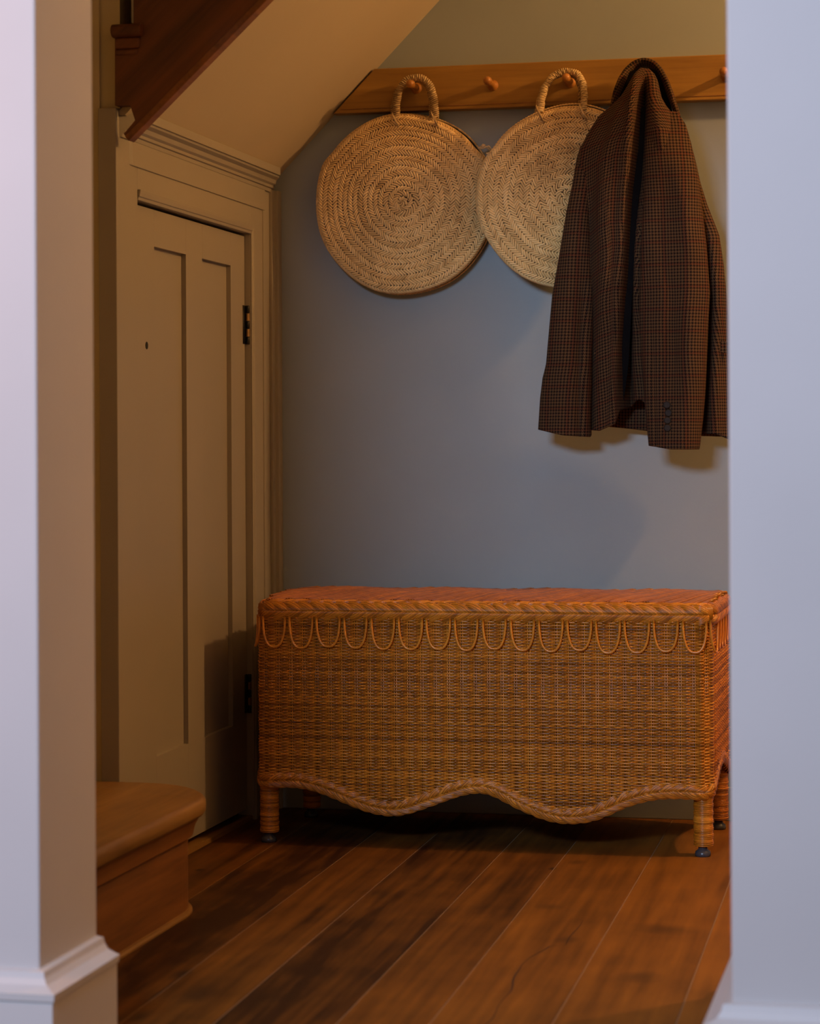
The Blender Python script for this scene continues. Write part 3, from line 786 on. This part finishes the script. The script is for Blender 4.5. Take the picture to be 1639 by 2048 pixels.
torso_rows = [(140, 1282, 1296), (150, 1274, 1306), (162, 1268, 1312), (180, 1258, 1316), (197, 1246, 1320), (214, 1224, 1330), (233, 1200, 1346), (264, 1180, 1371), (297, 1163, 1381), (328, 1158, 1389), (365, 1158, 1397),
              (410, 1160, 1411), (471, 1162, 1435), (532, 1165, 1444), (632, 1166, 1453), (700, 1168, 1459), (780, 1170, 1464), (860, 1172, 1468)]
tf = [([(160, 1266), (300, 1248), (400, 1232), (500, 1225), (600, 1220), (850, 1214)], 30, .026, (110, 3000)),
      ([(160, 1275), (300, 1262), (400, 1254), (500, 1249), (600, 1243), (700, 1238), (850, 1233)], 8, .016, (130, 3000)),
      ([(150, 1292), (200, 1288), (300, 1281), (400, 1272), (500, 1265), (600, 1260), (700, 1257), (850, 1262)], 10, -.052, (140, 3000)),
      ([(400, 1279), (650, 1274)], 5, .018, (330, 700)),
      ([(150, 1300), (200, 1312), (300, 1330), (400, 1340)], 22, .030, (120, 520)),
      ([(190, 1335), (230, 1347), (300, 1352)], 6, -.012, (170, 330)),
      ([(430, 1400), (600, 1416), (700, 1415), (850, 1404)], 11, -.030, (380, 3000)),
      ([(430, 1425), (600, 1436), (850, 1432)], 14, .018, (500, 3000)),
      ([(330, 1210), (420, 1185), (520, 1178)], 12, -.010, (300, 560)),
      ([(250, 1235), (330, 1215)], 9, .008, (200, 420)),
      ([(500, 1186), (860, 1184)], 8, -.013, (430, 3000)), ([(300, 1200), (500, 1215)], 14, .008, (230, 700))]
cloth('torso', torso_rows, [(120, 5.160), (180, 5.150), (240, 5.138), (560, 5.134), (680, 5.165), (860, 5.190)], [(120, .014), (300, .030), (860, .036)], [(120, .010), (240, .016), (560, .018), (680, .03), (860, .045)], tf, 220,
      [(1170, 858), (1205, 862), (1236, 849), (1243, 822), (1262, 814), (1285, 798), (1300, 810), (1395, 868), (1434, 868), (1470, 884)],
      [(1170, 850), (1240, 856), (1290, 862), (1400, 872), (1470, 874)], wr=wrk(1), uvskew=-.30, split=True)
sl_rows = [(292, 1163, 1178), (320, 1155, 1182), (365, 1148, 1180), (426, 1135, 1177), (517, 1120, 1179), (591, 1107, 1184), (660, 1101, 1183), (728, 1095, 1181), (745, 1091, 1181), (756, 1088, 1181), (797, 1083, 1180), (862, 1079, 1179)]
cloth('sleeve', sl_rows, [(292, 5.140), (500, 5.125), (590, 5.125), (862, 5.158)], [(292, .018), (862, .036)], [(292, .01), (560, .026), (862, .036)],
      [([(400, 1160), (600, 1140), (860, 1125)], 16, .006, (330, 3000)), ([(560, 1168), (700, 1160), (860, 1160)], 7, -.010, (500, 3000))], 120,
      [(1079, 859), (1130, 871), (1179, 874)], [(1079, 852), (1130, 860), (1179, 868)], wr=wrk(3), u_off=.3)
sr_rows = [(225, 1302, 1352), (250, 1296, 1368), (288, 1293, 1379), (328, 1292, 1388), (349, 1291, 1392), (395, 1290, 1398), (487, 1284, 1409), (586, 1281, 1416), (640, 1281, 1413), (687, 1283, 1411), (742, 1287, 1409), (797, 1291, 1406), (840, 1295, 1402), (893, 1300, 1396)]
slR = cloth('sleeve', sr_rows, [(225, 5.125), (330, 5.100), (500, 5.088), (893, 5.118)], [(225, .012), (330, .030), (893, .037)], [(225, .012), (893, .036)],
      [([(300, 1350), (500, 1385), (893, 1375)], 20, .010, (250, 3000)), ([(480, 1330), (600, 1350), (700, 1352)], 12, -.008, (440, 800)),
       ([(600, 1306), (890, 1318)], 6, -.005, (560, 3000))], 140,
      [(1300, 891), (1345, 899), (1396, 899)], [(1300, 882), (1345, 890), (1396, 888)], wr=wrk(7), u_off=.13, v_off=.05)
# collar: a folded band running over the peg
cpts = [(1221, 232), (1227, 205), (1233, 184), (1243, 161), (1255, 143), (1270, 130), (1288, 124), (1306, 129), (1320, 144), (1331, 166), (1341, 192), (1350, 217), (1360, 250), (1369, 285)]
cy_ = [5.136, 5.142, 5.152, 5.168, 5.185, 5.198, 5.204, 5.200, 5.19, 5.18, 5.165, 5.150, 5.142, 5.138]
P3 = np.array([at(x, y, yy) for (x, y), yy in zip(cpts, cy_)])
L = np.concatenate([[0], np.cumsum(np.linalg.norm(np.diff(P3, axis=0), axis=1))]); ls2 = np.linspace(0, L[-1], 90)
P3 = np.stack([np.interp(ls2, L, P3[:, i]) for i in range(3)], 1)
for _ in range(3): P3[1:-1] = (P3[:-2]+P3[1:-1]*2+P3[2:])/4
T = np.gradient(P3, axis=0); T /= np.linalg.norm(T, axis=1)[:, None]; Nn3 = np.cross(T, [0, 1.0, 0]); Nn3 /= np.linalg.norm(Nn3, axis=1)[:, None]
sgn = np.sign(Nn3[:, 2].mean()); Nn3 *= sgn
b = MB(); na = 28; V = []; UV = []
for i in range(90):
    e = math.sin(PI*min(1, max(0, i/89)))**.55
    for a in range(na+1):
        t_ = 2*PI*a/na; wy = .024*e+.004; wn = .0062*e+.002
        V.append(P3[i] + np.array([0, 1.0, 0])*math.cos(t_)*wy*.95 + Nn3[i]*math.sin(t_)*wn + Nn3[i]*.003*math.cos(t_)*-1); UV.append((ls2[i], (math.cos(t_)*wy)))
f = [(i*(na+1)+a, i*(na+1)+a+1, (i+1)*(na+1)+a+1, (i+1)*(na+1)+a) for i in range(89) for a in range(na)]
b.add(V, f, .5, UV); b.build('collar', M_tweed, jk, True)
# dark lining seen inside the neck
b = MB(); V = []
ring = [(1236, 196), (1246, 166), (1262, 142), (1288, 131), (1310, 140), (1326, 166), (1338, 200), (1344, 222), (1338, 232), (1318, 210), (1290, 190), (1262, 200)]
R1 = [at(x, y, 5.174) for x, y in ring]; R2 = [at(x, y, 5.179) for x, y in ring]; nr_ = len(ring)
b.add(R1+R2, [tuple(range(nr_)), tuple(range(nr_, 2*nr_))[::-1]] + [(i, (i+1) % nr_, nr_+(i+1) % nr_, nr_+i) for i in range(nr_)])
b.build('neck_lining', M_lining, jk)['label'] = 'black lining inside the collar'
b = MB(); A_ = []; B2 = []  # lining strip laid in the centre fold, its black doubling as shade
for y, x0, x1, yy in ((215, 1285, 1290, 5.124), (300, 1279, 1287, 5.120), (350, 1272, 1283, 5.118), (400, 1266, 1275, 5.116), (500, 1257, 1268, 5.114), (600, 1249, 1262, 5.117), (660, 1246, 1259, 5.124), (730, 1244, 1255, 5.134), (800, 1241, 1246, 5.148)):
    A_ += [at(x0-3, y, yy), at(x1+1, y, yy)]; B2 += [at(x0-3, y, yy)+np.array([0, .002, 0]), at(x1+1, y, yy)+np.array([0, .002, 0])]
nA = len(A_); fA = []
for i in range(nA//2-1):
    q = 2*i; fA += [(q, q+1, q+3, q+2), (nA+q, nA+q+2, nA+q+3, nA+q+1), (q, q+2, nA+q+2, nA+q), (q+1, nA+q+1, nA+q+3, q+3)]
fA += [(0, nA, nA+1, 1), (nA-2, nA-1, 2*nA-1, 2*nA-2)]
b.add(A_+B2, fA); b.build('front_lining', M_lining, jk)['label'] = 'black lining strip standing in for shade in the deep centre fold'
# cuff buttons and pocket flaps
for px_, py_ in ((1333, 810), (1336, 826), (1334, 841), (1334, 856)):
    c = at(px_, py_, 5.072); b = MB()
    b.lathe([(0, .0065), (.0015, .0082), (.003, .0078), (.0038, .006), (.0034, .004), (.0036, .001)], c + np.array([0, .002, 0]), (0.1, -1, 0), 20)
    b.build('cuff_button', M_button, slR, True)
def flap(pts, yf_, th=.004):
    b = MB(); A = [at(x, y, yy) for (x, y), yy in zip(pts, yf_)]; n_ = len(A)
    Bk = [a+np.array([0, th, 0]) for a in A]
    uv = [(a[0], a[2]) for a in A]*2
    b.add(A+Bk, [tuple(range(n_)), tuple(range(n_, 2*n_))[::-1]] + [(i, (i+1) % n_, n_+(i+1) % n_, n_+i) for i in range(n_)], .5, uv)
    return b.build('pocket_flap', M_tweed, jk, bevel=.001)
flap([(1196, 682), (1203, 676), (1204, 690), (1199, 708), (1190, 716), (1187, 706)], [5.122]*6)
flap([(1437, 680), (1462, 684), (1464, 708), (1436, 704)], [5.132, 5.134, 5.134, 5.132])
